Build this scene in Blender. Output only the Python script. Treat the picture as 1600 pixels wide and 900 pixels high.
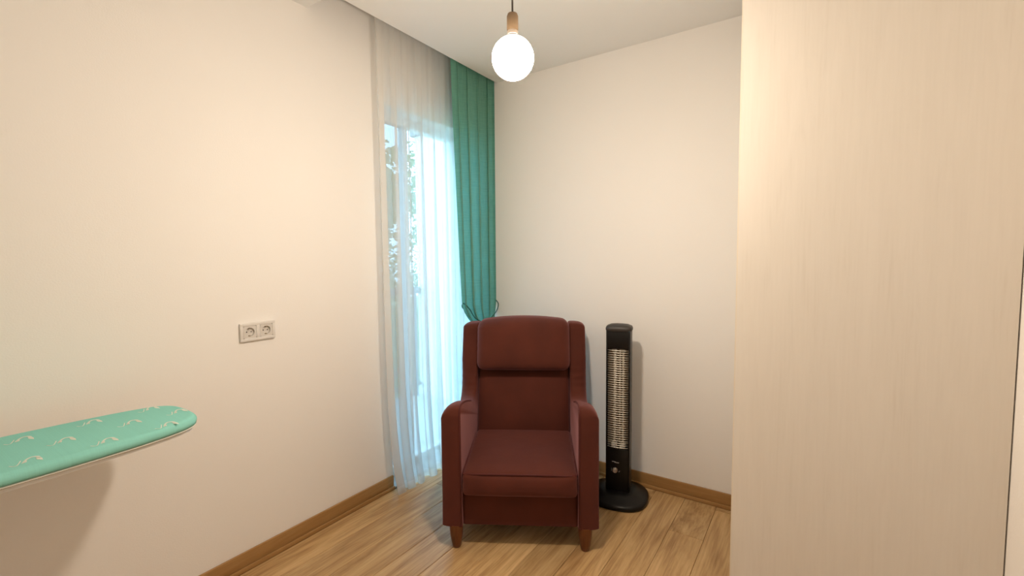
import bpy, bmesh, math, random
from math import sin, cos, pi, radians
from mathutils import Vector, Matrix
random.seed(7)
for o in list(bpy.data.objects):
    bpy.data.objects.remove(o)
sc = bpy.context.scene
COL = sc.collection

# ------------------------------------------------------------------ camera
YAW, PITCH, ROLL, FPX = 0.58869, 0.06493, -0.00978, 707.16
CAM = Vector((2.08089, -2.64301, 1.37663))
f = Vector((-sin(YAW) * cos(PITCH), cos(YAW) * cos(PITCH), -sin(PITCH)))
r = f.cross(Vector((0, 0, 1))).normalized()
u = r.cross(f)
r2 = r * cos(ROLL) + u * sin(ROLL)
u2 = -r * sin(ROLL) + u * cos(ROLL)
cd = bpy.data.cameras.new('camera')
cam = bpy.data.objects.new('camera', cd)
COL.objects.link(cam)
M = Matrix((r2, u2, -f)).transposed().to_4x4()
M.translation = CAM
cam.matrix_world = M
cd.sensor_width = 36.0
cd.lens = FPX / 1600 * 36.0
cd.clip_start = 0.02
sc.camera = cam

# ------------------------------------------------------------------ sky and exposure
w = bpy.data.worlds.new('sky')
sc.world = w
w.use_nodes = True
bg = w.node_tree.nodes['Background']
bg.inputs['Color'].default_value = (0.37, 0.70, 1.0, 1)
bg.inputs['Strength'].default_value = 9.0
vs = sc.view_settings
vs.view_transform = 'Standard'
vs.look = 'None'
vs.exposure = 0.0
vs.gamma = 1.0
vs.use_curve_mapping = False
BULB_STRENGTH = 365.0
BULB_COLOR = (1.0, 0.855, 0.70)


# ------------------------------------------------------------------ materials
def new_mat(name):
    m = bpy.data.materials.new(name)
    m.use_nodes = True
    nt = m.node_tree
    b = nt.nodes['Principled BSDF']
    return m, nt, b


def mat(name, color, rough=0.5, metal=0.0, noise=0.0, nscale=20.0, bump=0.0, bscale=60.0, stretch=(1, 1, 1), sheen=0.0,
        sheen_tint=(1, 1, 1), spec=0.5, coat=0.0):
    m, nt, b = new_mat(name)
    b.inputs['Base Color'].default_value = (*color, 1)
    b.inputs['Roughness'].default_value = rough
    b.inputs['Metallic'].default_value = metal
    b.inputs['Specular IOR Level'].default_value = spec
    b.inputs['Sheen Weight'].default_value = sheen
    b.inputs['Sheen Tint'].default_value = (*sheen_tint, 1)
    b.inputs['Coat Weight'].default_value = coat
    tc = nt.nodes.new('ShaderNodeTexCoord')
    mp = nt.nodes.new('ShaderNodeMapping')
    mp.inputs['Scale'].default_value = stretch
    nt.links.new(tc.outputs['Object'], mp.inputs['Vector'])
    if noise > 0:
        n = nt.nodes.new('ShaderNodeTexNoise')
        n.inputs['Scale'].default_value = nscale
        n.inputs['Detail'].default_value = 5
        nt.links.new(mp.outputs['Vector'], n.inputs['Vector'])
        mx = nt.nodes.new('ShaderNodeMix')
        mx.data_type = 'RGBA'
        mx.inputs['A'].default_value = (*[c * (1 - noise) for c in color], 1)
        mx.inputs['B'].default_value = (*[min(1, c * (1 + noise)) for c in color], 1)
        nt.links.new(n.outputs['Fac'], mx.inputs['Factor'])
        nt.links.new(mx.outputs['Result'], b.inputs['Base Color'])
    if bump > 0:
        n2 = nt.nodes.new('ShaderNodeTexNoise')
        n2.inputs['Scale'].default_value = bscale
        n2.inputs['Detail'].default_value = 4
        nt.links.new(mp.outputs['Vector'], n2.inputs['Vector'])
        bp = nt.nodes.new('ShaderNodeBump')
        bp.inputs['Strength'].default_value = bump
        bp.inputs['Distance'].default_value = 0.01
        nt.links.new(n2.outputs['Fac'], bp.inputs['Height'])
        nt.links.new(bp.outputs['Normal'], b.inputs['Normal'])
    return m


def wood_mat(name, dark, mid, light, along, rough=0.4, scale=1.0, rand=True, spec=0.4, contrast=(0.3, 0.72)):
    """grain runs along the object axis 'along'"""
    m, nt, b = new_mat(name)
    tc = nt.nodes.new('ShaderNodeTexCoord')
    oi = nt.nodes.new('ShaderNodeObjectInfo')
    ad = nt.nodes.new('ShaderNodeVectorMath')
    ad.operation = 'ADD'
    nt.links.new(tc.outputs['Object'], ad.inputs[0])
    if rand:
        ml = nt.nodes.new('ShaderNodeVectorMath')
        ml.operation = 'SCALE'
        ml.inputs[0].default_value = (13.7, 7.3, 3.1)
        nt.links.new(oi.outputs['Random'], ml.inputs['Scale'])
        nt.links.new(ml.outputs['Vector'], ad.inputs[1])
    mp = nt.nodes.new('ShaderNodeMapping')
    s = [14 * scale] * 3
    s['xyz'.index(along)] = 1.6 * scale
    mp.inputs['Scale'].default_value = s
    nt.links.new(ad.outputs['Vector'], mp.inputs['Vector'])
    n = nt.nodes.new('ShaderNodeTexNoise')
    n.inputs['Scale'].default_value = 1.0
    n.inputs['Detail'].default_value = 7
    n.inputs['Roughness'].default_value = 0.62
    n.inputs['Distortion'].default_value = 0.9
    nt.links.new(mp.outputs['Vector'], n.inputs['Vector'])
    mp2 = nt.nodes.new('ShaderNodeMapping')
    s2 = [120 * scale] * 3
    s2['xyz'.index(along)] = 5 * scale
    mp2.inputs['Scale'].default_value = s2
    nt.links.new(ad.outputs['Vector'], mp2.inputs['Vector'])
    n2 = nt.nodes.new('ShaderNodeTexNoise')
    n2.inputs['Scale'].default_value = 1.0
    n2.inputs['Detail'].default_value = 3
    nt.links.new(mp2.outputs['Vector'], n2.inputs['Vector'])
    mix = nt.nodes.new('ShaderNodeMix')
    mix.inputs['Factor'].default_value = 0.35
    nt.links.new(n.outputs['Fac'], mix.inputs['A'])
    nt.links.new(n2.outputs['Fac'], mix.inputs['B'])
    cr = nt.nodes.new('ShaderNodeValToRGB')
    e = cr.color_ramp.elements
    e[0].position = contrast[0]
    e[0].color = (*dark, 1)
    e[1].position = contrast[1]
    e[1].color = (*light, 1)
    k = e.new((contrast[0] + contrast[1]) / 2)
    k.color = (*mid, 1)
    nt.links.new(mix.outputs['Result'], cr.inputs['Fac'])
    hs = nt.nodes.new('ShaderNodeHueSaturation')
    nt.links.new(cr.outputs['Color'], hs.inputs['Color'])
    if rand:
        mr = nt.nodes.new('ShaderNodeMapRange')
        mr.inputs['To Min'].default_value = 0.9
        mr.inputs['To Max'].default_value = 1.1
        nt.links.new(oi.outputs['Random'], mr.inputs['Value'])
        nt.links.new(mr.outputs['Result'], hs.inputs['Value'])
    nt.links.new(hs.outputs['Color'], b.inputs['Base Color'])
    b.inputs['Roughness'].default_value = rough
    b.inputs['Specular IOR Level'].default_value = spec
    bp = nt.nodes.new('ShaderNodeBump')
    bp.inputs['Strength'].default_value = 0.12
    bp.inputs['Distance'].default_value = 0.003
    nt.links.new(mix.outputs['Result'], bp.inputs['Height'])
    nt.links.new(bp.outputs['Normal'], b.inputs['Normal'])
    return m


def emit_mat(name, color, strength):
    m = bpy.data.materials.new(name)
    m.use_nodes = True
    nt = m.node_tree
    nt.nodes.clear()
    e = nt.nodes.new('ShaderNodeEmission')
    e.inputs['Color'].default_value = (*color, 1)
    e.inputs['Strength'].default_value = strength
    o = nt.nodes.new('ShaderNodeOutputMaterial')
    nt.links.new(e.outputs[0], o.inputs['Surface'])
    return m


def cloth_mat(name, color, transp, transl, weave=0.0, wscale=600.0, transl_color=None):
    """thin cloth: open weave (transparent) + light passing through the threads (translucent) + diffuse"""
    m = bpy.data.materials.new(name)
    m.use_nodes = True
    nt = m.node_tree
    nt.nodes.clear()
    out = nt.nodes.new('ShaderNodeOutputMaterial')
    df = nt.nodes.new('ShaderNodeBsdfDiffuse')
    tl = nt.nodes.new('ShaderNodeBsdfTranslucent')
    df.inputs['Color'].default_value = (*color, 1)
    tl.inputs['Color'].default_value = (*(transl_color or color), 1)
    m1 = nt.nodes.new('ShaderNodeMixShader')
    m1.inputs[0].default_value = transl
    nt.links.new(df.outputs[0], m1.inputs[1])
    nt.links.new(tl.outputs[0], m1.inputs[2])
    last = m1
    if weave > 0:
        tc = nt.nodes.new('ShaderNodeTexCoord')
        cols = []
        for sc_ in ((3, wscale, 14), (3, 14, wscale)):
            mp = nt.nodes.new('ShaderNodeMapping')
            mp.inputs['Scale'].default_value = sc_
            nt.links.new(tc.outputs['Object'], mp.inputs['Vector'])
            n = nt.nodes.new('ShaderNodeTexNoise')
            n.inputs['Scale'].default_value = 1.0
            n.inputs['Detail'].default_value = 2
            nt.links.new(mp.outputs['Vector'], n.inputs['Vector'])
            cols.append(n)
        ad = nt.nodes.new('ShaderNodeMath')
        ad.operation = 'ADD'
        nt.links.new(cols[0].outputs['Fac'], ad.inputs[0])
        nt.links.new(cols[1].outputs['Fac'], ad.inputs[1])
        mr = nt.nodes.new('ShaderNodeMapRange')
        mr.inputs['From Min'].default_value = 0.7
        mr.inputs['From Max'].default_value = 1.3
        nt.links.new(ad.outputs[0], mr.inputs['Value'])
        mx = nt.nodes.new('ShaderNodeMix')
        mx.data_type = 'RGBA'
        mx.inputs['A'].default_value = (*[c * (1 - weave) for c in color], 1)
        mx.inputs['B'].default_value = (*[min(1, c * (1 + weave)) for c in color], 1)
        nt.links.new(mr.outputs['Result'], mx.inputs['Factor'])
        nt.links.new(mx.outputs['Result'], df.inputs['Color'])
    if transp > 0:
        tr = nt.nodes.new('ShaderNodeBsdfTransparent')
        m2 = nt.nodes.new('ShaderNodeMixShader')
        m2.inputs[0].default_value = transp
        nt.links.new(last.outputs[0], m2.inputs[1])
        nt.links.new(tr.outputs[0], m2.inputs[2])
        last = m2
    nt.links.new(last.outputs[0], out.inputs['Surface'])
    return m


def glass_mat(name, tint, gloss=0.06):
    m = bpy.data.materials.new(name)
    m.use_nodes = True
    nt = m.node_tree
    nt.nodes.clear()
    out = nt.nodes.new('ShaderNodeOutputMaterial')
    tr = nt.nodes.new('ShaderNodeBsdfTransparent')
    tr.inputs['Color'].default_value = (*tint, 1)
    gl = nt.nodes.new('ShaderNodeBsdfGlossy')
    gl.inputs['Roughness'].default_value = 0.03
    mx = nt.nodes.new('ShaderNodeMixShader')
    mx.inputs[0].default_value = gloss
    nt.links.new(tr.outputs[0], mx.inputs[1])
    nt.links.new(gl.outputs[0], mx.inputs[2])
    nt.links.new(mx.outputs[0], out.inputs['Surface'])
    return m


MT = {}
MT['wall'] = mat('wall_paint', (0.90, 0.87, 0.83), 0.75, bump=0.05, bscale=180, noise=0.012, nscale=3)
MT['ceiling'] = mat('ceiling_paint', (0.88, 0.865, 0.84), 0.8, bump=0.03, bscale=150)
MT['oak'] = wood_mat('oak_laminate', (0.33, 0.185, 0.075), (0.52, 0.33, 0.15), (0.66, 0.445, 0.225), 'y', rough=0.36, contrast=(0.36, 0.66))
MT['oak_sub'] = mat('plank_joint', (0.10, 0.055, 0.025), 0.8)
MT['skirt_y'] = wood_mat('oak_skirting_y', (0.30, 0.155, 0.05), (0.37, 0.20, 0.07), (0.43, 0.25, 0.10), 'y', rough=0.4, rand=False)
MT['skirt_x'] = wood_mat('oak_skirting_x', (0.30, 0.155, 0.05), (0.37, 0.20, 0.07), (0.43, 0.25, 0.10), 'x', rough=0.4, rand=False)
MT['wardrobe'] = wood_mat('pale_wood_grain', (0.755, 0.69, 0.605), (0.80, 0.74, 0.66), (0.82, 0.76, 0.68), 'z', rough=0.75, scale=1.3, rand=False, spec=0.25, contrast=(0.28, 0.6))
MT['wardrobe_edge'] = mat('pale_edge_band', (0.80, 0.72, 0.60), 0.5)
MT['velvet'] = mat('brown_red_velvet', (0.081, 0.0175, 0.0088), 0.8, noise=0.32, nscale=6, bump=0.12, bscale=16, sheen=0.32, sheen_tint=(0.80, 0.38, 0.40), spec=0.2)
MT['velvet_pipe'] = mat('dark_red_piping', (0.07, 0.013, 0.010), 0.7, sheen=0.2, sheen_tint=(0.8, 0.35, 0.35), spec=0.2)
MT['legwood'] = wood_mat('walnut_stain', (0.075, 0.020, 0.006), (0.13, 0.042, 0.012), (0.19, 0.068, 0.02), 'z', rough=0.35)
MT['black'] = mat('black_plastic', (0.005, 0.0045, 0.0045), 0.34, spec=0.3, bump=0.03, bscale=300)
MT['cap'] = mat('charcoal_plastic', (0.035, 0.030, 0.027), 0.5, bump=0.04, bscale=250)
MT['steel'] = mat('polished_reflector', (0.42, 0.36, 0.27), 0.35, metal=1.0, noise=0.3, nscale=9, stretch=(1, 1, 5))
MT['wire'] = mat('chrome_wire', (0.74, 0.70, 0.62), 0.4, metal=0.7)
MT['quartz'] = mat('quartz_tube', (0.62, 0.56, 0.46), 0.15, coat=0.5)
MT['ceramic'] = mat('ceramic_holder', (0.66, 0.63, 0.55), 0.5)
MT['knob'] = mat('champagne_knob', (0.42, 0.32, 0.25), 0.35, metal=0.6)
MT['greyprint'] = mat('grey_print', (0.38, 0.37, 0.36), 0.5)
MT['plastic'] = mat('cream_socket_plastic', (0.76, 0.73, 0.69), 0.35)
MT['plastic_in'] = mat('cream_socket_well', (0.68, 0.645, 0.60), 0.4)
MT['dark'] = mat('dark_hole', (0.02, 0.015, 0.01), 0.6)
MT['brass'] = mat('contact_metal', (0.45, 0.38, 0.25), 0.35, metal=1.0)
MT['board'] = cloth_mat('mint_cotton', (0.275, 0.64, 0.56), 0.0, 0.0, weave=0.03, wscale=400)
MT['print'] = mat('white_print', (0.74, 0.80, 0.70), 0.8)
MT['whitemetal'] = mat('white_steel_tube', (0.75, 0.74, 0.71), 0.4)
MT['felt'] = mat('white_hem', (0.80, 0.76, 0.68), 0.9)
MT['sheer'] = cloth_mat('white_voile', (0.90, 0.89, 0.86), 0.35, 0.58)
MT['hem'] = cloth_mat('white_voile_hem', (0.90, 0.89, 0.87), 0.28, 0.55)
MT['teal'] = cloth_mat('sea_green_linen', (0.185, 0.41, 0.305), 0.0, 0.26, weave=0.16, wscale=420, transl_color=(0.04, 0.42, 0.42))
MT['cord'] = mat('dark_green_cord', (0.015, 0.10, 0.085), 0.7)
MT['frame'] = mat('white_window_frame', (0.80, 0.80, 0.79), 0.4)
MT['glass'] = glass_mat('clear_glass', (0.93, 0.96, 0.96))
MT['glass_screen'] = glass_mat('grey_glass', (0.52, 0.55, 0.56))
MT['render_white'] = mat('white_render', (0.86, 0.86, 0.84), 0.9, bump=0.1, bscale=60)
MT['coping'] = mat('grey_coping', (0.22, 0.24, 0.25), 0.7)
MT['slab'] = mat('grey_tile', (0.45, 0.44, 0.42), 0.6)
MT['railing'] = mat('grey_railing_paint', (0.07, 0.08, 0.09), 0.5, metal=0.2)
MT['bark'] = mat('bark', (0.10, 0.07, 0.045), 0.9, noise=0.3, nscale=12)
MT['leaf'] = cloth_mat('green_leaf', (0.10, 0.20, 0.05), 0.0, 0.35)
MT['ground'] = mat('garden_ground', (0.16, 0.20, 0.09), 0.95, noise=0.3, nscale=2)
MT['lampwood'] = wood_mat('lamp_holder_wood', (0.26, 0.17, 0.095), (0.32, 0.215, 0.125), (0.38, 0.26, 0.155), 'z', rough=0.5, rand=False)
MT['cable'] = mat('grey_cable', (0.10, 0.085, 0.07), 0.6)
MT['bulb'] = emit_mat('lit_globe', BULB_COLOR, BULB_STRENGTH)
# the bulb's own light falls off towards its socket
_nt = MT['bulb'].node_tree
_tc = _nt.nodes.new('ShaderNodeTexCoord')
_sx = _nt.nodes.new('ShaderNodeSeparateXYZ')
_cr = _nt.nodes.new('ShaderNodeFloatCurve')
_nt.links.new(_tc.outputs['Object'], _sx.inputs[0])
_m1 = _nt.nodes.new('ShaderNodeMath')          # 0 at the foot of the globe, 1 at its neck
_m1.operation = 'MULTIPLY_ADD'
_m1.inputs[1].default_value = 1 / 0.137
_m1.inputs[2].default_value = 0.4781
_nt.links.new(_sx.outputs['Z'], _m1.inputs[0])
_nt.links.new(_m1.outputs[0], _cr.inputs['Value'])
_c = _cr.mapping.curves[0]
for _i, (_x, _y) in enumerate(((0.0, 1.0), (0.28, 0.95), (0.60, 0.22), (0.78, 0.12), (0.94, 0.006), (1.0, 0.006))):
    if _i in (0, 1) and _i < len(_c.points):
        _c.points[_i].location = (_x, _y)
    else:
        _c.points.new(_x, _y)
_cr.mapping.update()
_m2 = _nt.nodes.new('ShaderNodeMath')
_m2.operation = 'MULTIPLY'
_m2.inputs[1].default_value = BULB_STRENGTH
_nt.links.new(_cr.outputs['Value'], _m2.inputs[0])
_nt.links.new(_m2.outputs[0], _nt.nodes['Emission'].inputs['Strength'])
MT['collar'] = mat('bulb_collar', (0.75, 0.62, 0.50), 0.5)


# ------------------------------------------------------------------ helpers
def link(o, parent=None):
    COL.objects.link(o)
    if parent is not None:
        o.parent = parent
    return o


def obj(name, bm, material, parent=None, smooth=None, loc=None, rot=None):
    me = bpy.data.meshes.new(name)
    bmesh.ops.recalc_face_normals(bm, faces=bm.faces[:])
    bm.to_mesh(me)
    bm.free()
    me.materials.append(material)
    if smooth is not None:
        me.shade_smooth()
        if smooth < 179:
            me.set_sharp_from_angle(angle=radians(smooth))
    o = bpy.data.objects.new(name, me)
    link(o, parent)
    if loc is not None:
        o.location = loc
    if rot is not None:
        o.rotation_euler = rot
    return o


def thing(name, label, cat, loc=(0, 0, 0), rz=0.0, group=None):
    o = bpy.data.objects.new(name, None)
    o.empty_display_size = 0.1
    link(o)
    o.location = loc
    o.rotation_euler = (0, 0, rz)
    return tag(o, label, cat, group)


def tag(o, label, cat, group=None):
    o['label'] = label
    o['category'] = cat
    if group:
        o['group'] = group
    return o


def struct(o, label=None):
    o['kind'] = 'structure'
    if label:
        o['label'] = label
    return o


def box(bm, x0, x1, y0, y1, z0, z1, bev=0.0, seg=2):
    v = [bm.verts.new((x, y, z)) for x in (x0, x1) for y in (y0, y1) for z in (z0, z1)]
    fs = []
    for idx in ((0, 1, 3, 2), (4, 6, 7, 5), (0, 4, 5, 1), (2, 3, 7, 6), (0, 2, 6, 4), (1, 5, 7, 3)):
        fs.append(bm.faces.new([v[i] for i in idx]))
    if bev > 0:
        es = set()
        for fc in fs:
            es.update(fc.edges)
        bmesh.ops.bevel(bm, geom=list(es), offset=bev, segments=seg, profile=0.5, affect='EDGES')
    return bm


def B(*a, **k):
    return box(bmesh.new(), *a, **k)


def rbox(cx, cy, cz, hx, hy, hz, rad, n=14, deform=None):
    """dense rounded box: every vertex of a gridded cube pulled onto a rounded-box surface"""
    bm = bmesh.new()
    g = [sin(pi / 2 * (-1 + 2 * i / n)) for i in range(n + 1)]
    cache = {}

    def vert(i, j, k):
        key = (i, j, k)
        if key in cache:
            return cache[key]
        q = Vector((g[i] * hx, g[j] * hy, g[k] * hz))
        rr = min(rad, hx, hy, hz)
        c = Vector((max(-hx + rr, min(hx - rr, q.x)), max(-hy + rr, min(hy - rr, q.y)), max(-hz + rr, min(hz - rr, q.z))))
        d = q - c
        if d.length > 1e-9:
            q = c + d.normalized() * rr
        if deform:
            q = deform(q)
        v = bm.verts.new((q.x + cx, q.y + cy, q.z + cz))
        cache[key] = v
        return v
    for a in range(n):
        for b in range(n):
            for s in (0, n):
                for quad in ([(s, a, b), (s, a + 1, b), (s, a + 1, b + 1), (s, a, b + 1)],
                             [(a, s, b), (a + 1, s, b), (a + 1, s, b + 1), (a, s, b + 1)],
                             [(a, b, s), (a + 1, b, s), (a + 1, b + 1, s), (a, b + 1, s)]):
                    bm.faces.new([vert(*q) for q in quad])
    return bm


def tube(pts, rad, n=8, bm=None, closed=False):
    bm = bm or bmesh.new()
    pts = [Vector(p) for p in pts]
    rads = rad if isinstance(rad, (list, tuple)) else [rad] * len(pts)
    rings = []
    prev = None
    N = len(pts)
    for i, p in enumerate(pts):
        if closed:
            t = pts[(i + 1) % N] - pts[i - 1]
        else:
            t = pts[min(i + 1, N - 1)] - pts[max(i - 1, 0)]
        t.normalize()
        if prev is None:
            a = Vector((0, 0, 1)) if abs(t.z) < 0.9 else Vector((1, 0, 0))
            nn = t.cross(a).normalized()
        else:
            nn = (prev - t * prev.dot(t)).normalized()
        prev = nn
        bb = t.cross(nn)
        rings.append([bm.verts.new(p + (nn * cos(2 * pi * k / n) + bb * sin(2 * pi * k / n)) * rads[i]) for k in range(n)])
    for i in range(N if closed else N - 1):
        A, C = rings[i], rings[(i + 1) % N]
        for k in range(n):
            bm.faces.new((A[k], A[(k + 1) % n], C[(k + 1) % n], C[k]))
    if not closed:
        bm.faces.new(rings[0][::-1])
        bm.faces.new(rings[-1])
    return bm


def lathe(prof, n=24, bm=None, cx=0, cy=0):
    bm = bm or bmesh.new()
    rings = []
    for rr, z in prof:
        if rr < 1e-6:
            rings.append([bm.verts.new((cx, cy, z))])
        else:
            rings.append([bm.verts.new((cx + rr * cos(2 * pi * k / n), cy + rr * sin(2 * pi * k / n), z)) for k in range(n)])
    for a, b in zip(rings, rings[1:]):
        for k in range(n):
            k2 = (k + 1) % n
            if len(a) == 1 and len(b) == 1:
                continue
            if len(a) == 1:
                bm.faces.new((a[0], b[k], b[k2]))
            elif len(b) == 1:
                bm.faces.new((a[k], a[k2], b[0]))
            else:
                bm.faces.new((a[k], a[k2], b[k2], b[k]))
    if len(rings[0]) > 1:
        bm.faces.new(rings[0][::-1])
    if len(rings[-1]) > 1:
        bm.faces.new(rings[-1])
    return bm


def spline(pts, per=8, closed=False):
    """Catmull-Rom through the points"""
    out = []
    n = len(pts)
    rng = range(n) if closed else range(n - 1)
    for i in rng:
        def g(k):
            return Vector(pts[k % n]) if closed else Vector(pts[max(0, min(n - 1, k))])
        p0, p1, p2, p3 = g(i - 1), g(i), g(i + 1), g(i + 2)
        for s in range(per):
            t = s / per
            out.append(0.5 * ((2 * p1) + (p2 - p0) * t + (2 * p0 - 5 * p1 + 4 * p2 - p3) * t * t + (3 * p1 - p0 - 3 * p2 + p3) * t ** 3))
    if not closed:
        out.append(Vector(pts[-1]))
    return out


# ------------------------------------------------------------------ room shell
H = 2.60          # ceiling
PW = 0.202        # curtain pocket width
XR = 2.497        # right wall
YR = -3.40        # wall behind the camera
OY0, OY1, OZ = -0.84, -0.06, 2.27     # balcony door opening
POCKET_Y = -1.291

bm = bmesh.new()
box(bm, -0.25, 0, YR - .15, OY0, -0.10, 2.78)
box(bm, -0.25, 0, OY0, OY1, OZ, 2.78)
box(bm, -0.25, 0, OY1, 0.15, -0.10, 2.78)
struct(obj('wall_left', bm, MT['wall']), 'cream plastered wall with the curtained balcony door')
struct(obj('wall_back', B(0, XR + 0.15, 0, 0.15, -0.10, 2.78), MT['wall']), 'cream plastered wall behind the armchair and heater')
struct(obj('wall_right', B(XR, XR + 0.15, YR, 0, -0.10, 2.78), MT['wall']), 'cream plastered wall beside the wardrobe')
struct(obj('wall_front', B(0, XR + 0.15, YR - 0.15, YR, -0.10, 2.78), MT['wall']), 'cream plastered wall opposite the armchair')
bm = bmesh.new()
box(bm, PW, XR, YR, 0, H, H + 0.15)
box(bm, 0, PW, YR, POCKET_Y, H, H + 0.15)
box(bm, 0, PW, POCKET_Y, 0, H + 0.15, H + 0.18)
struct(obj('ceiling', bm, MT['ceiling']), 'off white ceiling with a recessed curtain pocket')

floor = struct(obj('floor', B(0, XR, YR, 0, -0.06, -0.008), MT['oak_sub']), 'light oak laminate plank floor')
bm = bmesh.new()
PL, PWD = 1.285, 0.165
box(bm, 0.0006, PWD - 0.0006, 0.0006, PL - 0.0006, -0.008, 0.0)
es = [e for e in bm.edges if all(v.co.z > -0.001 for v in e.verts)]
bmesh.ops.bevel(bm, geom=es, offset=0.0016, segments=1, affect='EDGES')
pm = bpy.data.meshes.new('plank')
bmesh.ops.recalc_face_normals(bm, faces=bm.faces[:])
bm.to_mesh(pm)
bm.free()
pm.materials.append(MT['oak'])
joint = [-0.52, -0.66, -0.45, -1.42, -1.30, -1.62, -1.36, -1.50, -1.30, -1.66, -1.34, -1.55, -1.40, -1.70, -1.45]
for i in range(15):
    x = 0.02 + i * PWD
    wd = min(PWD, XR - x)
    y = joint[i] - PL * 3
    while y < 0:
        ya, yb = max(y, YR), min(y + PL, 0)
        if yb - ya > 0.02:
            o = bpy.data.objects.new('plank', pm)
            link(o, floor)
            o.location = (x, ya, 0)
            o.scale = (wd / PWD, (yb - ya) / PL, 1)
        y += PL


def skirting(name, along, a, b, label):
    m = MT['skirt_' + along]

    def bb(t0, t1, z0, z1, bev):
        if along == 'y':
            return B(t0, t1, a, b, z0, z1, bev=bev)
        return B(a, b, -t1, -t0, z0, z1, bev=bev)
    o = struct(obj(name, bb(0.0, 0.013, 0.0, 0.083, 0.003), m, smooth=40), label)
    obj('shoe_moulding', bb(0.013, 0.024, 0.0, 0.022, 0.005), m, o, smooth=40)


skirting('baseboard_left', 'y', YR + 0.03, OY0 - 0.005, 'oak coloured skirting along the cream left wall')
skirting('baseboard_back', 'x', 0.03, 1.875, 'oak coloured skirting behind the heater')

# ------------------------------------------------------------------ balcony door (window_1)
win = bpy.data.objects.new('window_1', None)
link(win)
struct(win, 'glazed balcony door behind the sheer curtain')
FX0, FX1 = -0.17, -0.11
bm = bmesh.new()
for a in ((OY0, OY0 + 0.03, 0.0, OZ), (OY1 - 0.05, OY1, 0.0, OZ), (OY0, OY1, OZ - 0.05, OZ), (OY0, OY1, 0.0, 0.06)):
    box(bm, FX0, FX1, *a, bev=0.004)
obj('frame', bm, MT['frame'], win, smooth=40)
MUL = -0.565
obj('mullion', B(FX0, FX1, MUL - 0.012, MUL + 0.012, 0.06, OZ - 0.05, bev=0.003), MT['frame'], win, smooth=40)
obj('pane', B(-0.143, -0.137, OY0 + 0.03, MUL - 0.012, 0.06, OZ - 0.05), MT['glass_screen'], win)
obj('pane', B(-0.143, -0.137, MUL + 0.012, OY1 - 0.05, 0.06, OZ - 0.05), MT['glass'], win)
struct(obj('trim_1', B(-0.25, 0.0, OY0, OY1, -0.10, 0.0), MT['slab']), 'stone door sill')

# ------------------------------------------------------------------ balcony and garden outside
struct(obj('balcony_floor', B(-1.42, -0.25, -2.4, 0.92, -0.20, -0.03), MT['slab']), 'tiled balcony floor outside')
part = struct(obj('wall_balcony', B(-1.34, -0.25, 0.72, 0.84, -0.03, 2.62), MT['render_white']), 'white balcony side wall outside the door')
obj('coping', B(-1.38, -0.25, 0.69, 0.87, 2.62, 2.80, bev=0.008), MT['coping'], part)
rail = thing('balcony_railing', 'grey metal balcony railing seen through the sheer curtain', 'railing', (-1.32, 0, -0.03))
obj('top_rail', B(-0.03, 0.03, -2.3, 0.71, 1.06, 1.125, bev=0.006), MT['railing'], rail)
obj('bottom_rail', B(-0.015, 0.015, -2.3, 0.71, 0.10, 0.13), MT['railing'], rail)
for k in range(5):
    y = 0.64 - k * 0.72
    obj('post', B(-0.018, 0.018, y - 0.018, y + 0.018, 0.0, 1.07), MT['railing'], rail)
struct(obj('ground', B(-40, -1.5, -20, 40, -3.3, -3.2), MT['ground']), 'garden ground below the balcony')


def tree(label, loc, height, spread, nleaf, seed):
    rnd = random.Random(seed)
    t = thing('garden_tree', label, 'tree', loc, 0, 'trees outside the balcony door')
    h = height
    pts = [Vector((0.12 * sin(k * 1.3), 0.10 * cos(k * 1.7) - 0.1, h * 0.8 * k / 6)) for k in range(7)]
    bm = tube(pts, [0.16 - 0.02 * k for k in range(7)], 8)
    for k in range(7):
        a = rnd.uniform(0, 2 * pi)
        b0 = pts[2 + k % 4]
        e = b0 + Vector((cos(a) * spread * 0.7, sin(a) * spread * 0.7, h * rnd.uniform(.12, .3)))
        tube([b0, (b0 + e) / 2 + Vector((0, 0, 0.12)), e], [0.06, 0.04, 0.015], 6, bm)
    obj('trunk', bm, MT['bark'], t, smooth=180)
    clumps = []
    for k in range(26):
        a = rnd.uniform(0, 2 * pi)
        rr = spread * rnd.uniform(0.15, 1.0)
        clumps.append((Vector((cos(a) * rr, sin(a) * rr, h * rnd.uniform(0.28, 1.0))), rnd.uniform(0.35, 0.75)))
    V, F = [], []
    for k in range(nleaf):
        c, cr = rnd.choice(clumps)
        d = Vector((rnd.gauss(0, 1), rnd.gauss(0, 1), rnd.gauss(0, 1))).normalized() * cr * rnd.uniform(0.3, 1.0) ** 0.5
        p = c + d
        s = rnd.uniform(0.04, 0.085)
        ax = Vector((rnd.gauss(0, 1), rnd.gauss(0, 1), rnd.gauss(0, 0.6))).normalized()
        bx = ax.orthogonal().normalized()
        i = len(V)
        V += [p - ax * s, p + bx * s * 0.45, p + ax * s, p - bx * s * 0.45]
        F.append((i, i + 1, i + 2, i + 3))
    me = bpy.data.meshes.new('foliage')
    me.from_pydata([tuple(v) for v in V], [], F)
    me.materials.append(MT['leaf'])
    o = bpy.data.objects.new('foliage', me)
    o['kind'] = 'stuff'
    link(o, t)
    return t


tree('leafy green garden tree nearest the balcony railing', (-3.6, 1.7, -3.2), 6.4, 1.5, 7000, 1)
tree('leafy garden tree standing behind the nearest tree and wider', (-7.2, 4.2, -3.2), 7.0, 1.9, 9000, 2)
tree('leafy garden tree furthest from the balcony, behind the other two', (-9.0, 10.6, -3.2), 7.4, 2.5, 9000, 3)

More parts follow.
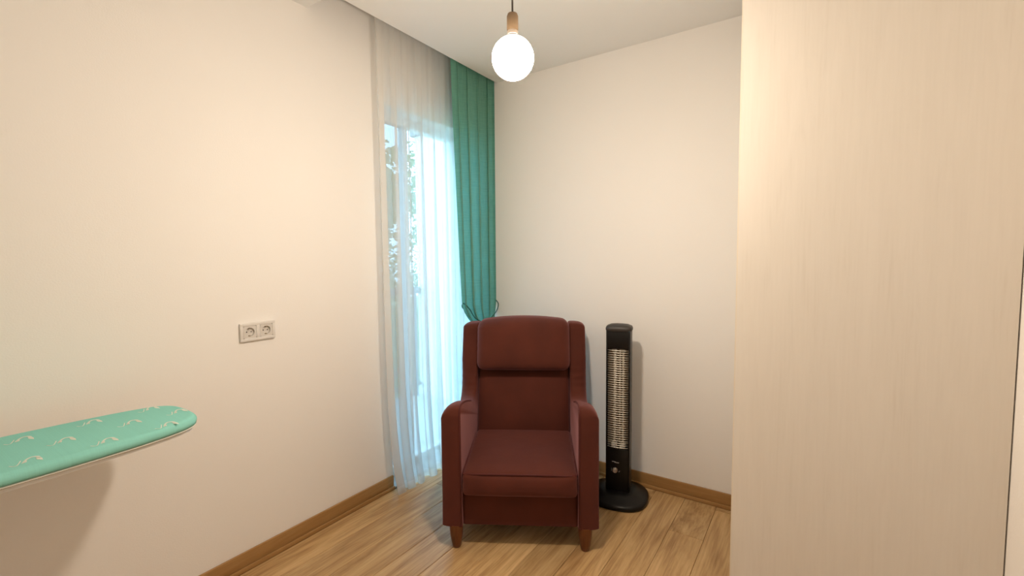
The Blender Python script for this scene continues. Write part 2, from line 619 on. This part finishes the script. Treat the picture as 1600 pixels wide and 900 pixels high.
# ------------------------------------------------------------------ wardrobe (end panel faces the camera)
WX0, WX1, WY0, WY1, WZ = 1.878, 2.4940, -1.07, -0.03, 2.42
wd = thing('wardrobe', 'tall pale wood grain wardrobe standing against the right wall', 'wardrobe', ((WX0 + WX1) / 2, (WY0 + WY1) / 2, 0))
lx0, lx1, ly0, ly1 = WX0 - wd.location.x, WX1 - wd.location.x, WY0 - wd.location.y, WY1 - wd.location.y
obj('end_panel', B(lx0 + 0.004, lx1, ly0, ly0 + 0.018, 0.0, WZ), MT['wardrobe'], wd)
obj('edge_band', B(lx0, lx0 + 0.004, ly0, ly0 + 0.018, 0.0, WZ), MT['wardrobe_edge'], wd)
obj('end_panel', B(lx0, lx1, ly1 - 0.018, ly1, 0.0, WZ), MT['wardrobe'], wd)
obj('top_panel', B(lx0 + 0.022, lx1, ly0 + 0.018, ly1 - 0.018, WZ - 0.02, WZ), MT['wardrobe'], wd)
obj('back_panel', B(lx1 - 0.008, lx1, ly0 + 0.018, ly1 - 0.018, 0.08, WZ - 0.02), MT['wardrobe'], wd)
obj('plinth', B(lx0 + 0.05, lx0 + 0.068, ly0 + 0.018, ly1 - 0.018, 0.0, 0.08), MT['wardrobe'], wd)
mid = (ly0 + ly1) / 2
for a, b, hy in ((ly0 + 0.020, mid - 0.0015, mid - 0.05), (mid + 0.0015, ly1 - 0.020, mid + 0.05)):
    d = obj('door', B(lx0 + 0.003, lx0 + 0.021, a, b, 0.085, WZ - 0.022, bev=0.001, seg=1), MT['wardrobe'], wd)
    obj('handle', B(lx0 - 0.004, lx0 + 0.003, hy - 0.006, hy + 0.006, 1.0, 1.18, bev=0.002), MT['wire'], d)

# ------------------------------------------------------------------ armchair
ch = thing('armchair', 'brown red velvet armchair with curved arms and padded headrest in the corner', 'armchair', (0.953, -0.903, 0), radians(30.2))
V2 = MT['velvet']


def arm(side):
    top = spline([(-0.036, 0.60, 0), (-0.034, 0.655, 0), (-0.012, 0.686, 0), (0.05, 0.686, 0), (0.18, 0.655, 0), (0.32, 0.612, 0),
                  (0.43, 0.590, 0), (0.495, 0.612, 0), (0.535, 0.685, 0), (0.567, 0.79, 0), (0.605, 0.905, 0), (0.622, 0.962, 0),
                  (0.645, 0.986, 0), (0.70, 0.990, 0), (0.755, 0.984, 0), (0.775, 0.955, 0)], 10)
    prof = []
    for i, p in enumerate(top):
        wg = 1.0 if p.y < 0.64 or p.x < 0.3 else max(0.42, 1.0 - (p.y - 0.64) * 4)
        if 70 < i < 92:                      # small creases where arm and wing meet
            p = p + Vector((-0.6, 0.8, 0)) * 0.0022 * sin(i * 1.5) * sin(pi * (i - 70) / 22)
        prof.append((p.x, p.y, wg))
    prof += [(0.745, 0.70, 0.3), (0.70, 0.40, 0.2), (0.665, 0.112, 0.12)]
    prof += [(0.45, 0.112, 0.1), (0.2, 0.112, 0.1), (-0.028, 0.112, 0.15), (-0.033, 0.25, 0.28), (-0.036, 0.38, 0.32), (-0.038, 0.50, 0.4), (-0.037, 0.56, 0.6)]
    n = len(prof)
    # inward normals of the closed outline (runs clockwise seen with y to the right, z up)
    area = sum(prof[i][0] * prof[(i + 1) % n][1] - prof[(i + 1) % n][0] * prof[i][1] for i in range(n))
    sg = 1 if area > 0 else -1
    nor = []
    for i in range(n):
        a, b = Vector(prof[i - 1][:2]), Vector(prof[(i + 1) % n][:2])
        t = (b - a).normalized()
        nor.append(Vector((-t.y, t.x)) * sg)
    xi, xo = 0.272, 0.368
    layers = []
    for k in range(4):
        th = pi / 2 * k / 3
        layers.append((xi + 0.012 * (1 - sin(th)) * 0 + 0.012 * k / 3 * 1.0, 0.012 * (1 - sin(th))))
    R = 0.066
    for k in range(9):
        th = pi / 2 * k / 8
        layers.append((xo - R + R * sin(th), R * (1 - cos(th))))
    bm = bmesh.new()
    rings = []
    for x, ins in layers:
        ring = []
        for (y, z, wgt), nn in zip(prof, nor):
            q = Vector((y, z)) + nn * ins * wgt
            if y < 0.30 and z > 0.2:          # arm: flat drop at the top, slight set-back at the front
                t = max(0.0, min(1.0, (z - 0.60) / 0.09))
                q2 = Vector((max(y, -0.036 + 0.35 * ins), z - ins * t))
                b = max(0.0, min(1.0, (y - 0.18) / 0.12))
                q = q2 * (1 - b) + q * b
            ring.append(bm.verts.new((side * x, q.x, q.y)))
        rings.append(ring)
    for A, Cc in zip(rings, rings[1:]):
        for k in range(n):
            bm.faces.new((A[k], A[(k + 1) % n], Cc[(k + 1) % n], Cc[k]))
    bm.faces.new(rings[0])
    bm.faces.new(rings[-1])
    o = obj('arm', bm, V2, ch, smooth=50)
    pts = [(side * 0.277, -0.031, 0.12), (side * 0.277, -0.035, 0.40)] + [(side * 0.278, p.x + 0.0, p.y + 0.0005) for p in top[:52]]
    obj('piping', tube(pts, 0.0035, 6), MT['velvet_pipe'], o, smooth=180)
    return o


arm(-1)
arm(1)

# seat cushion: crowned, front edge bulging, with piping round its upper edge
SX, SY, SZ = 0.268, 0.285, 0.055


def seat_def(q):
    uu, vv = q.x / SX, q.y / SY
    cr = max(0, 1 - uu ** 4) * max(0, 1 - vv ** 4)
    if q.z > 0:
        q.z += 0.016 * cr * (q.z / SZ) + 0.008 * (1 + vv) / 2
    if vv < -0.5:
        q.y -= 0.020 * (1 - uu ** 4) * (1 - (q.z / SZ) ** 2 if abs(q.z) < SZ else 0)
    return q


seat = obj('seat_cushion', rbox(0, 0.235, 0.326, SX, SY, SZ, 0.022, 18, seat_def), V2, ch, smooth=180)
pp = []
for k in range(21):
    x = -0.262 + 0.524 * k / 20
    pp.append((x, -0.049 + 0.014 * abs(k / 10 - 1) ** 6, 0.3735 + 0.007 * (1 - (x / 0.262) ** 4)))
pp = [(-0.265, 0.42, 0.388), (-0.266, 0.1, 0.380), (-0.266, -0.02, 0.3745)] + pp + [(0.266, -0.02, 0.3745), (0.266, 0.1, 0.380), (0.265, 0.42, 0.388)]
obj('piping', tube(pp, 0.0042, 6), MT['velvet_pipe'], seat, smooth=180)


def back_def(q):
    uu, ww = q.x / 0.270, q.z / 0.195
    if q.y < 0:
        q.y -= 0.030 * max(0, 1 - uu ** 4) * max(0, 1 - ww ** 4)
    q.y += 0.30 * (q.z + 0.2) - 0.03
    return q


obj('back_cushion', rbox(0, 0.555, 0.545, 0.270, 0.06, 0.195, 0.03, 16, back_def), V2, ch, smooth=180)


def head_def(q):
    uu, ww = q.x / 0.272, q.z / 0.140
    if q.y < 0:
        q.y -= 0.028 * max(0, 1 - uu ** 4) * max(0, 1 - ww ** 4)
    if q.z > 0:
        q.z += 0.022 * (1 - uu ** 2)
    # gathered seams at both ends
    if abs(uu) > 0.86 and abs(ww) < 0.85:
        q.y += 0.0035 * sin(q.z * 190 + uu * 2) * (abs(uu) - 0.86) / 0.14
    q.y += 0.28 * q.z
    return q


obj('headrest', rbox(0, 0.600, 0.868, 0.272, 0.075, 0.140, 0.045, 24, head_def), V2, ch, smooth=180)

bm = bmesh.new()
vs_ = []
for x in (-0.274, 0.274):
    for y, z in ((0.60, 0.115), (0.665, 0.115), (0.765, 0.955), (0.70, 0.965)):
        vs_.append(bm.verts.new((x, y, z)))
for a in ((0, 1, 2, 3), (4, 7, 6, 5), (0, 4, 5, 1), (1, 5, 6, 2), (2, 6, 7, 3), (3, 7, 4, 0)):
    bm.faces.new([vs_[i] for i in a])
bmesh.ops.bevel(bm, geom=bm.edges[:], offset=0.012, segments=3, affect='EDGES')
obj('back_frame', bm, V2, ch, smooth=60)
obj('front_panel', rbox(0, 0.024, 0.192, 0.273, 0.030, 0.082, 0.008, 10), V2, ch, smooth=60)
obj('seat_base', B(-0.273, 0.273, 0.054, 0.60, 0.14, 0.27), MT['velvet_pipe'], ch)
for sx in (-1, 1):
    for yy in (0.0, 0.61):
        obj('leg', lathe([(0.0, 0.0), (0.017, 0.0), (0.0195, 0.004), (0.025, 0.03), (0.0305, 0.065), (0.0330, 0.095), (0.0330, 0.116)], 20),
            MT['legwood'], ch, smooth=60, loc=(sx * 0.306, yy, 0))

# ------------------------------------------------------------------ tower heater
ht = thing('tower_heater', 'tall black tower heater with chrome wire grille beside the armchair', 'heater', (1.178, -0.205, 0), radians(12))
K = MT['black']


def base_ring(sx, sy, z, n=48, pw=2.6):
    out = []
    for k in range(n):
        a = 2 * pi * k / n
        c, s = cos(a), sin(a)
        out.append((sx * math.copysign(abs(c) ** (2 / pw), c), sy * math.copysign(abs(s) ** (2 / pw), s), z))
    return out


bm = bmesh.new()
rings = [[bm.verts.new(q) for q in base_ring(a, b, z)] for a, b, z in
         ((0.158, 0.158, 0.0), (0.165, 0.165, 0.006), (0.166, 0.166, 0.020), (0.160, 0.160, 0.028), (0.150, 0.150, 0.033), (0.118, 0.115, 0.042), (0.105, 0.098, 0.052), (0.09, 0.08, 0.058))]
for A, Cc in zip(rings, rings[1:]):
    for k in range(48):
        bm.faces.new((A[k], A[(k + 1) % 48], Cc[(k + 1) % 48], Cc[k]))
bm.faces.new(rings[0][::-1])
bm.faces.new(rings[-1])
obj('base', bm, K, ht, smooth=50)
CW, CD0, CD1 = 0.066, -0.048, 0.045     # column half width, front, back
GZ0, GZ1, GW = 0.300, 0.868, 0.0575      # grille window
bm = bmesh.new()
box(bm, -CW, -GW, CD0, CD1, 0.04, 0.975, bev=0.008)
box(bm, GW, CW, CD0, CD1, 0.04, 0.975, bev=0.008)
box(bm, -GW - 0.004, GW + 0.004, CD0 + 0.001, CD1, GZ1, 0.975, bev=0.003)
box(bm, -GW - 0.004, GW + 0.004, CD0 + 0.001, CD1, 0.04, GZ0, bev=0.003)
box(bm, -GW, GW, CD1 - 0.012, CD1, GZ0 - 0.01, GZ1 + 0.01)
obj('housing', bm, K, ht, smooth=40)
bm = bmesh.new()
rings = [[bm.verts.new((x, y - 0.002, z)) for x, y, z in base_ring(a, b, zz, 40, 4.0)] for a, b, zz in
         ((0.070, 0.052, 0.968), (0.073, 0.055, 0.974), (0.073, 0.055, 0.984), (0.068, 0.050, 0.994), (0.050, 0.036, 1.002), (0.024, 0.016, 1.006))]
for A, Cc in zip(rings, rings[1:]):
    for k in range(40):
        bm.faces.new((A[k], A[(k + 1) % 40], Cc[(k + 1) % 40], Cc[k]))
bm.faces.new(rings[0][::-1])
bm.faces.new(rings[-1])
obj('cap', bm, MT['cap'], ht, smooth=50)
bm = bmesh.new()
n = 20
cols_ = []
for k in range(n + 1):
    a = -1 + 2 * k / n
    x = a * (GW - 0.001)
    y = 0.030 - 0.055 * (abs(a)) ** 2.4 + 0.014 * math.exp(-(a * 4) ** 2) * -1
    cols_.append((bm.verts.new((x, y, GZ0 + 0.002)), bm.verts.new((x, y, GZ1 - 0.002))))
for A, Cc in zip(cols_, cols_[1:]):
    bm.faces.new((A[0], Cc[0], Cc[1], A[1]))
obj('reflector', bm, MT['steel'], ht, smooth=180)
for x in (-0.024, 0.024):
    t = obj('heating_tube', tube([(x, -0.006, GZ0 + 0.02), (x, -0.006, GZ1 - 0.02)], 0.006, 12), MT['quartz'], ht, smooth=60)
    obj('tube_holder', B(x - 0.015, x + 0.015, -0.024, 0.010, GZ0 + 0.001, GZ0 + 0.022, bev=0.002), MT['ceramic'], t)
    obj('tube_holder', B(x - 0.013, x + 0.013, -0.020, 0.010, GZ1 - 0.020, GZ1 - 0.001, bev=0.002), MT['ceramic'], t)
NW = 44
bm = tube([(-GW, CD0 + 0.010, 0), (-GW * 0.6, CD0 + 0.003, 0), (0, CD0 - 0.0005, 0), (GW * 0.6, CD0 + 0.003, 0), (GW, CD0 + 0.010, 0)], 0.0021, 6)
wo = obj('guard_wire', bm, MT['wire'], ht, smooth=180, loc=(0, 0, GZ0 + 0.008))
for k in range(1, NW):
    o = bpy.data.objects.new('guard_wire', wo.data)
    link(o, ht)
    o.location = (0, 0, GZ0 + 0.008 + (GZ1 - GZ0 - 0.016) * k / (NW - 1))
for x in (-0.012, 0.012):
    obj('guard_rod', tube([(x, CD0 + 0.0035, GZ0), (x, CD0 + 0.0035, GZ1)], 0.0013, 6), MT['wire'], ht, smooth=180)
kb = obj('control_knob', lathe([(0.0145, 0.0), (0.0145, 0.004), (0.0125, 0.013), (0.011, 0.0145), (0, 0.0145)], 24), MT['knob'], ht, smooth=40,
         loc=(-0.012, CD0, 0.178), rot=(radians(90), 0, 0))
obj('pointer', B(-0.0018, 0.0018, -0.011, 0.011, 0.0145, 0.0165), MT['greyprint'], kb)
bm = bmesh.new()
yl = CD0 - 0.0004
box(bm, -0.031, -0.010, yl, CD0 + 0.001, 0.2235, 0.2262)
for k in range(4):
    x = -0.016 + k * 0.0065
    box(bm, x, x + 0.0045, yl, CD0 + 0.001, 0.2190 - 0.0003 * k, 0.2235)
obj('brand_mark', bm, MT['greyprint'], ht)
for a in ((-0.0335, -0.0325, 0.168, 0.186), (0.011, 0.0135, 0.172, 0.176), (0.006, 0.0105, 0.168, 0.170)):
    obj('dial_mark', B(a[0], a[1], yl, CD0 + 0.001, a[2], a[3]), MT['greyprint'], ht)

# ------------------------------------------------------------------ pendant lamp
LX, LY, LZ, LR = 1.276, -1.42, 2.004, 0.0655
pl = thing('pendant_lamp', 'lit round globe bulb hanging on a grey cable with wooden holder', 'lamp', (LX, LY, LZ))
prof = [(0.0, -LR)] + [(LR * sin(pi * k / 32), -LR * cos(pi * k / 32)) for k in range(1, 30)] + [(0.018, LR * 0.975), (0.0165, LR + 0.006)]
g = obj('globe_bulb', lathe(prof, 48), MT['bulb'], pl, smooth=180)
obj('collar', lathe([(0.0165, LR + 0.004), (0.0165, LR + 0.016), (0.0150, LR + 0.018)], 24), MT['collar'], pl, smooth=40)
obj('lamp_holder', lathe([(0.0165, LR + 0.017), (0.0178, LR + 0.020), (0.0178, LR + 0.060), (0.0150, LR + 0.068), (0.006, LR + 0.071), (0.0, LR + 0.071)], 28), MT['lampwood'], pl, smooth=50)
obj('cable', tube([(0, 0, LR + 0.070), (0, 0, H - LZ - 0.02)], 0.0030, 10), MT['cable'], pl, smooth=180)
obj('ceiling_rose', lathe([(0.0, H - LZ - 0.028), (0.012, H - LZ - 0.028), (0.040, H - LZ - 0.022), (0.048, H - LZ - 0.01), (0.048, H - LZ)], 32), MT['lampwood'], pl, smooth=50)

# ------------------------------------------------------------------ curtains
for x, nm, lb in ((0.095, 'curtain_track', 'white curtain track holding the sheer curtain in the ceiling pocket'), (0.160, 'curtain_track', 'white curtain track holding the green curtain in the ceiling pocket')):
    o = obj(nm, B(x - 0.009, x + 0.009, POCKET_Y + 0.05, -0.01, 2.732, 2.75), MT['frame'])
    tag(o, lb, 'curtain track')


def sheet(fn, nu, nv):
    bm = bmesh.new()
    g = [[bm.verts.new(fn(i / nu, j / nv)) for j in range(nv + 1)] for i in range(nu + 1)]
    for i in range(nu):
        for j in range(nv):
            bm.faces.new((g[i][j], g[i + 1][j], g[i + 1][j + 1], g[i][j + 1]))
    return bm


def sheer(uu, z):
    """u from the room side edge (left in the photo) to the corner; z in metres"""
    t = 1 - z / 2.735                                    # 0 at the top, 1 at the floor
    y = -0.957 + 0.93 * uu + 0.075 * t ** 9 * (1 - uu)
    amp = 0.013 + 0.010 * t
    ph = uu * 2 * pi * 9.5 + 0.9 * sin(uu * 7.1) + 0.5 * t * sin(uu * 11)
    x = 0.082 + amp * sin(ph) + 0.008 * sin(uu * 2 * pi * 23 + 2 * t) * (0.3 + 0.7 * t) + 0.006 * t * (1 - uu)
    y += 0.012 * (0.5 + t) * cos(ph * 2 + 1)
    return (x, y, z)


sh = obj('sheer_curtain', sheet(lambda a, b: sheer(a, 2.735 - b * (2.735 - 0.055)), 260, 40), MT['sheer'], smooth=180)
tag(sh, 'white translucent sheer curtain over the balcony door', 'curtain')
obj('hem', sheet(lambda a, b: sheer(a, 0.055 - b * 0.051), 260, 3), MT['hem'], sh, smooth=180)

ZT = 0.935


def teal(uu, z):
    tz = min(1, (2.735 - z) / (2.735 - ZT))
    if z >= ZT:
        k = max(0, (tz - 0.91) / 0.09) ** 2
        yl = -0.426 + 0.072 * tz ** 1.4 + 0.10 * k
        yr = -0.016 - 0.02 * k
        amp = 0.036 - 0.010 * tz
    else:
        q = min(1, (ZT - z) / 0.35)
        q = q * q * (3 - 2 * q)
        yl = -0.254 - 0.05 * q
        yr = -0.042 + 0.015 * q
        amp = 0.026 + 0.008 * q
    y = yl + (yr - yl) * uu
    ph = uu * 2 * pi * 4.4 + 1.15 * sin(uu * 5 + 1.0) - 1.2
    amp *= 0.82 + 0.22 * sin(uu * 8.5 + 0.4)
    wv = (yr - yl) / 0.41
    x = 0.160 + amp * sin(ph) + 0.004 * sin(uu * 2 * pi * 11 + 0.6) * (0.2 + 0.5 * tz)
    if z > 2.3:
        x += 0.003 * sin(uu * 2 * pi * 17) * (z - 2.3) / 0.4
    y += wv * (0.017 * sin(2 * ph + 0.5) + 0.006 * sin(ph + 2.0 * tz))
    d = abs(z - ZT)
    if d < 0.15:
        x += (0.166 - x) * 0.3 * (1 - d / 0.15)
    return (x, min(y, -0.006), z)


tl = obj('linen_curtain', sheet(lambda a, b: teal(a, 2.735 - b * (2.735 - 0.012)), 200, 110), MT['teal'], smooth=180)
tag(tl, 'sea green linen curtain drawn back into the corner behind the armchair', 'curtain')
cp = spline([(0.170, -0.003, 1.085), (0.200, -0.006, 1.055), (0.204, -0.035, 1.005), (0.203, -0.12, 0.955), (0.203, -0.20, 0.948), (0.203, -0.28, 0.985), (0.196, -0.325, 1.045), (0.165, -0.350, 1.085),
             (0.132, -0.315, 1.045), (0.128, -0.16, 0.97), (0.134, -0.05, 1.02), (0.155, -0.005, 1.080)], 6)
tb = obj('tieback', tube(cp, 0.0034, 8), MT['cord'], tl, smooth=180)
tb['label'] = 'thin dark green tieback cord'

# ------------------------------------------------------------------ double socket on the left wall
so = thing('double_socket', 'cream double wall socket on the cream left wall', 'socket', (0, -1.599, 1.063), 0)
bm = bmesh.new()
# frame with two square openings, profile stepping up towards the inside
for a, b, c, d in ((-0.077, 0.077, 0.027, 0.0405), (-0.077, 0.077, -0.0405, -0.027), (-0.077, -0.0635, -0.03, 0.03), (0.0635, 0.077, -0.03, 0.03), (-0.0085, 0.0085, -0.03, 0.03)):
    box(bm, 0.0, 0.0125, a, b, c, d, bev=0.0022)
obj('frame', bm, MT['plastic'], so, smooth=40)
for yc in (-0.036, 0.036):
    bm = bmesh.new()
    # square face plate with a round well
    N = 40
    R0 = 0.0195
    xo_ = 0.0112
    outer, inner, deep = [], [], []
    for k in range(N):
        a = 2 * pi * (k + 0.5) / N
        c, s = cos(a), sin(a)
        m_ = max(abs(c), abs(s))
        outer.append(bm.verts.new((xo_, yc + 0.0273 * c / m_, 0.0273 * s / m_)))
        inner.append(bm.verts.new((xo_, yc + R0 * c, R0 * s)))
        deep.append(bm.verts.new((0.001, yc + (R0 - 0.001) * c, (R0 - 0.001) * s)))
    for k in range(N):
        k2 = (k + 1) % N
        bm.faces.new((outer[k], outer[k2], inner[k2], inner[k]))
        bm.faces.new((inner[k], inner[k2], deep[k2], deep[k]))
    bm.faces.new(deep)
    ins = obj('socket_insert', bm, MT['plastic_in'], so, smooth=40)
    for dy in (-0.0095, 0.0095):
        bm = bmesh.new()
        lathe([(0.0026, 0.0), (0.0026, 0.0006), (0.0, 0.0006)], 14, bm)
        obj('pin_hole', bm, MT['dark'], ins, loc=(0.0011, yc + dy, 0.0), rot=(0, radians(90), 0))
    for dz in (-0.0165, 0.0165):
        obj('earth_clip', B(0.001, 0.0100, yc - 0.003, yc + 0.003, dz - 0.0016, dz + 0.0016), MT['brass'], ins)

# ------------------------------------------------------------------ ironing board
ZB = 0.876
ib = thing('ironing_board', 'mint green ironing board with white iron print beside the left wall', 'ironing board', (0.308, -2.60, 0))
half = [(0.0, 0.607), (0.05, 0.605), (0.085, 0.597), (0.118, 0.575), (0.142, 0.535), (0.160, 0.47), (0.172, 0.39), (0.181, 0.28), (0.187, 0.12), (0.190, -0.05),
        (0.190, -0.50), (0.186, -0.59), (0.160, -0.625), (0.08, -0.635), (0.0, -0.636)]
outl = spline([(x, y, 0) for x, y in half] + [(-x, y, 0) for x, y in half[-2:0:-1]], 5, closed=True)
n = len(outl)
area = sum(outl[i].x * outl[(i + 1) % n].y - outl[(i + 1) % n].x * outl[i].y for i in range(n))
sg = 1 if area > 0 else -1
nrm = []
for i in range(n):
    t = (outl[(i + 1) % n] - outl[i - 1]).normalized()
    nrm.append(Vector((-t.y, t.x, 0)) * sg)


def board_loft(layers, mt, name, parent, sm=60):
    bm = bmesh.new()
    rings = []
    for ins, z in layers:
        rings.append([bm.verts.new((q + nn * ins) + Vector((0, 0, z))) for q, nn in zip(outl, nrm)])
    for A, Cc in zip(rings, rings[1:]):
        for k in range(n):
            bm.faces.new((A[k], A[(k + 1) % n], Cc[(k + 1) % n], Cc[k]))
    bm.faces.new(rings[0])
    bm.faces.new(rings[-1])
    return obj(name, bm, mt, parent, smooth=sm)


cover = board_loft([(0.020, ZB)] + [(0.020 - 0.020 * sin(pi / 2 * k / 7), ZB - 0.018 + 0.018 * cos(pi / 2 * k / 7)) for k in range(1, 8)] + [(0.002, ZB - 0.028), (0.010, ZB - 0.031)], MT['board'], 'cover', ib)
board_loft([(0.006, ZB - 0.0305), (0.003, ZB - 0.033), (0.008, ZB - 0.036)], MT['felt'], 'cover_hem', ib)
board_loft([(0.012, ZB - 0.032), (0.012, ZB - 0.046)], MT['whitemetal'], 'board_deck', ib)
# folding legs, standing out of the photo's view
bm = tube([(-0.17, -0.50, 0.018), (0.17, -0.50, 0.018)], 0.011, 10)
tube([(0.0, -0.50, 0.02), (0.0, 0.10, 0.828)], 0.012, 10, bm)
obj('leg', bm, MT['whitemetal'], ib, smooth=60)
bm = tube([(-0.16, 0.02, 0.018), (0.16, 0.02, 0.018)], 0.011, 10)
tube([(-0.05, 0.02, 0.02), (-0.05, -0.50, 0.828)], 0.012, 10, bm)
tube([(0.05, 0.02, 0.02), (0.05, -0.50, 0.828)], 0.012, 10, bm)
obj('leg', bm, MT['whitemetal'], ib, smooth=60)


def ribbon(bm, pts, ws):
    pts = [Vector((*p, 0)) for p in pts]
    prev = None
    for i, p in enumerate(pts):
        t = (pts[min(i + 1, len(pts) - 1)] - pts[max(i - 1, 0)]).normalized()
        nn = Vector((-t.y, t.x, 0)) * ws[i] / 2
        cur = (bm.verts.new(p + nn), bm.verts.new(p - nn))
        if prev:
            bm.faces.new((prev[0], prev[1], cur[1], cur[0]))
        prev = cur


bm = bmesh.new()
cd_ = spline([(-0.036, -0.008, 0), (-0.030, -0.019, 0), (-0.024, -0.018, 0), (-0.017, 0.000, 0), (-0.0125, 0.014, 0)], 4)
ribbon(bm, [(q.x, q.y) for q in cd_], [0.0024] * len(cd_))
ac = spline([(-0.014, -0.012, 0), (-0.008, 0.002, 0), (0.000, 0.016, 0), (0.0085, 0.0225, 0), (0.017, 0.016, 0), (0.018, 0.0, 0)], 5)
ribbon(bm, [(q.x, q.y) for q in ac], [0.0035 + 0.004 * k / (len(ac) - 1) for k in range(len(ac))])
bm.faces.new([bm.verts.new((x, y, 0)) for x, y in ((-0.013, -0.012), (-0.006, -0.010), (-0.003, 0.002), (-0.008, 0.006))])
bm.faces.new([bm.verts.new((x, y, 0)) for x, y in ((0.0125, 0.004), (0.013, -0.010), (0.0205, -0.026), (0.0225, -0.008), (0.021, 0.008))])
m0 = obj('printed_motif', bm, MT['print'], cover)
spots = [(.219, -2.374), (.332, -2.31), (.440, -2.245), (.433, -2.395), (.206, -2.221), (.318, -2.154), (.436, -2.098), (.206, -2.070), (.322, -2.030)]
for j in range(1, 6):
    for i, x in enumerate((0.205, 0.318, 0.430)):
        spots.append((x, -2.374 + 0.065 * i - 0.155 * j - (0.0 if i < 2 else 0.15)))
axis = pi / 2
for k, (x, y) in enumerate(spots):
    if k == 0:
        o = m0
    else:
        o = bpy.data.objects.new('printed_motif', m0.data)
        link(o, cover)
    o.location = (x - 0.308, y + 2.60, ZB + 0.0006)
    o.rotation_euler = (0, 0, axis)
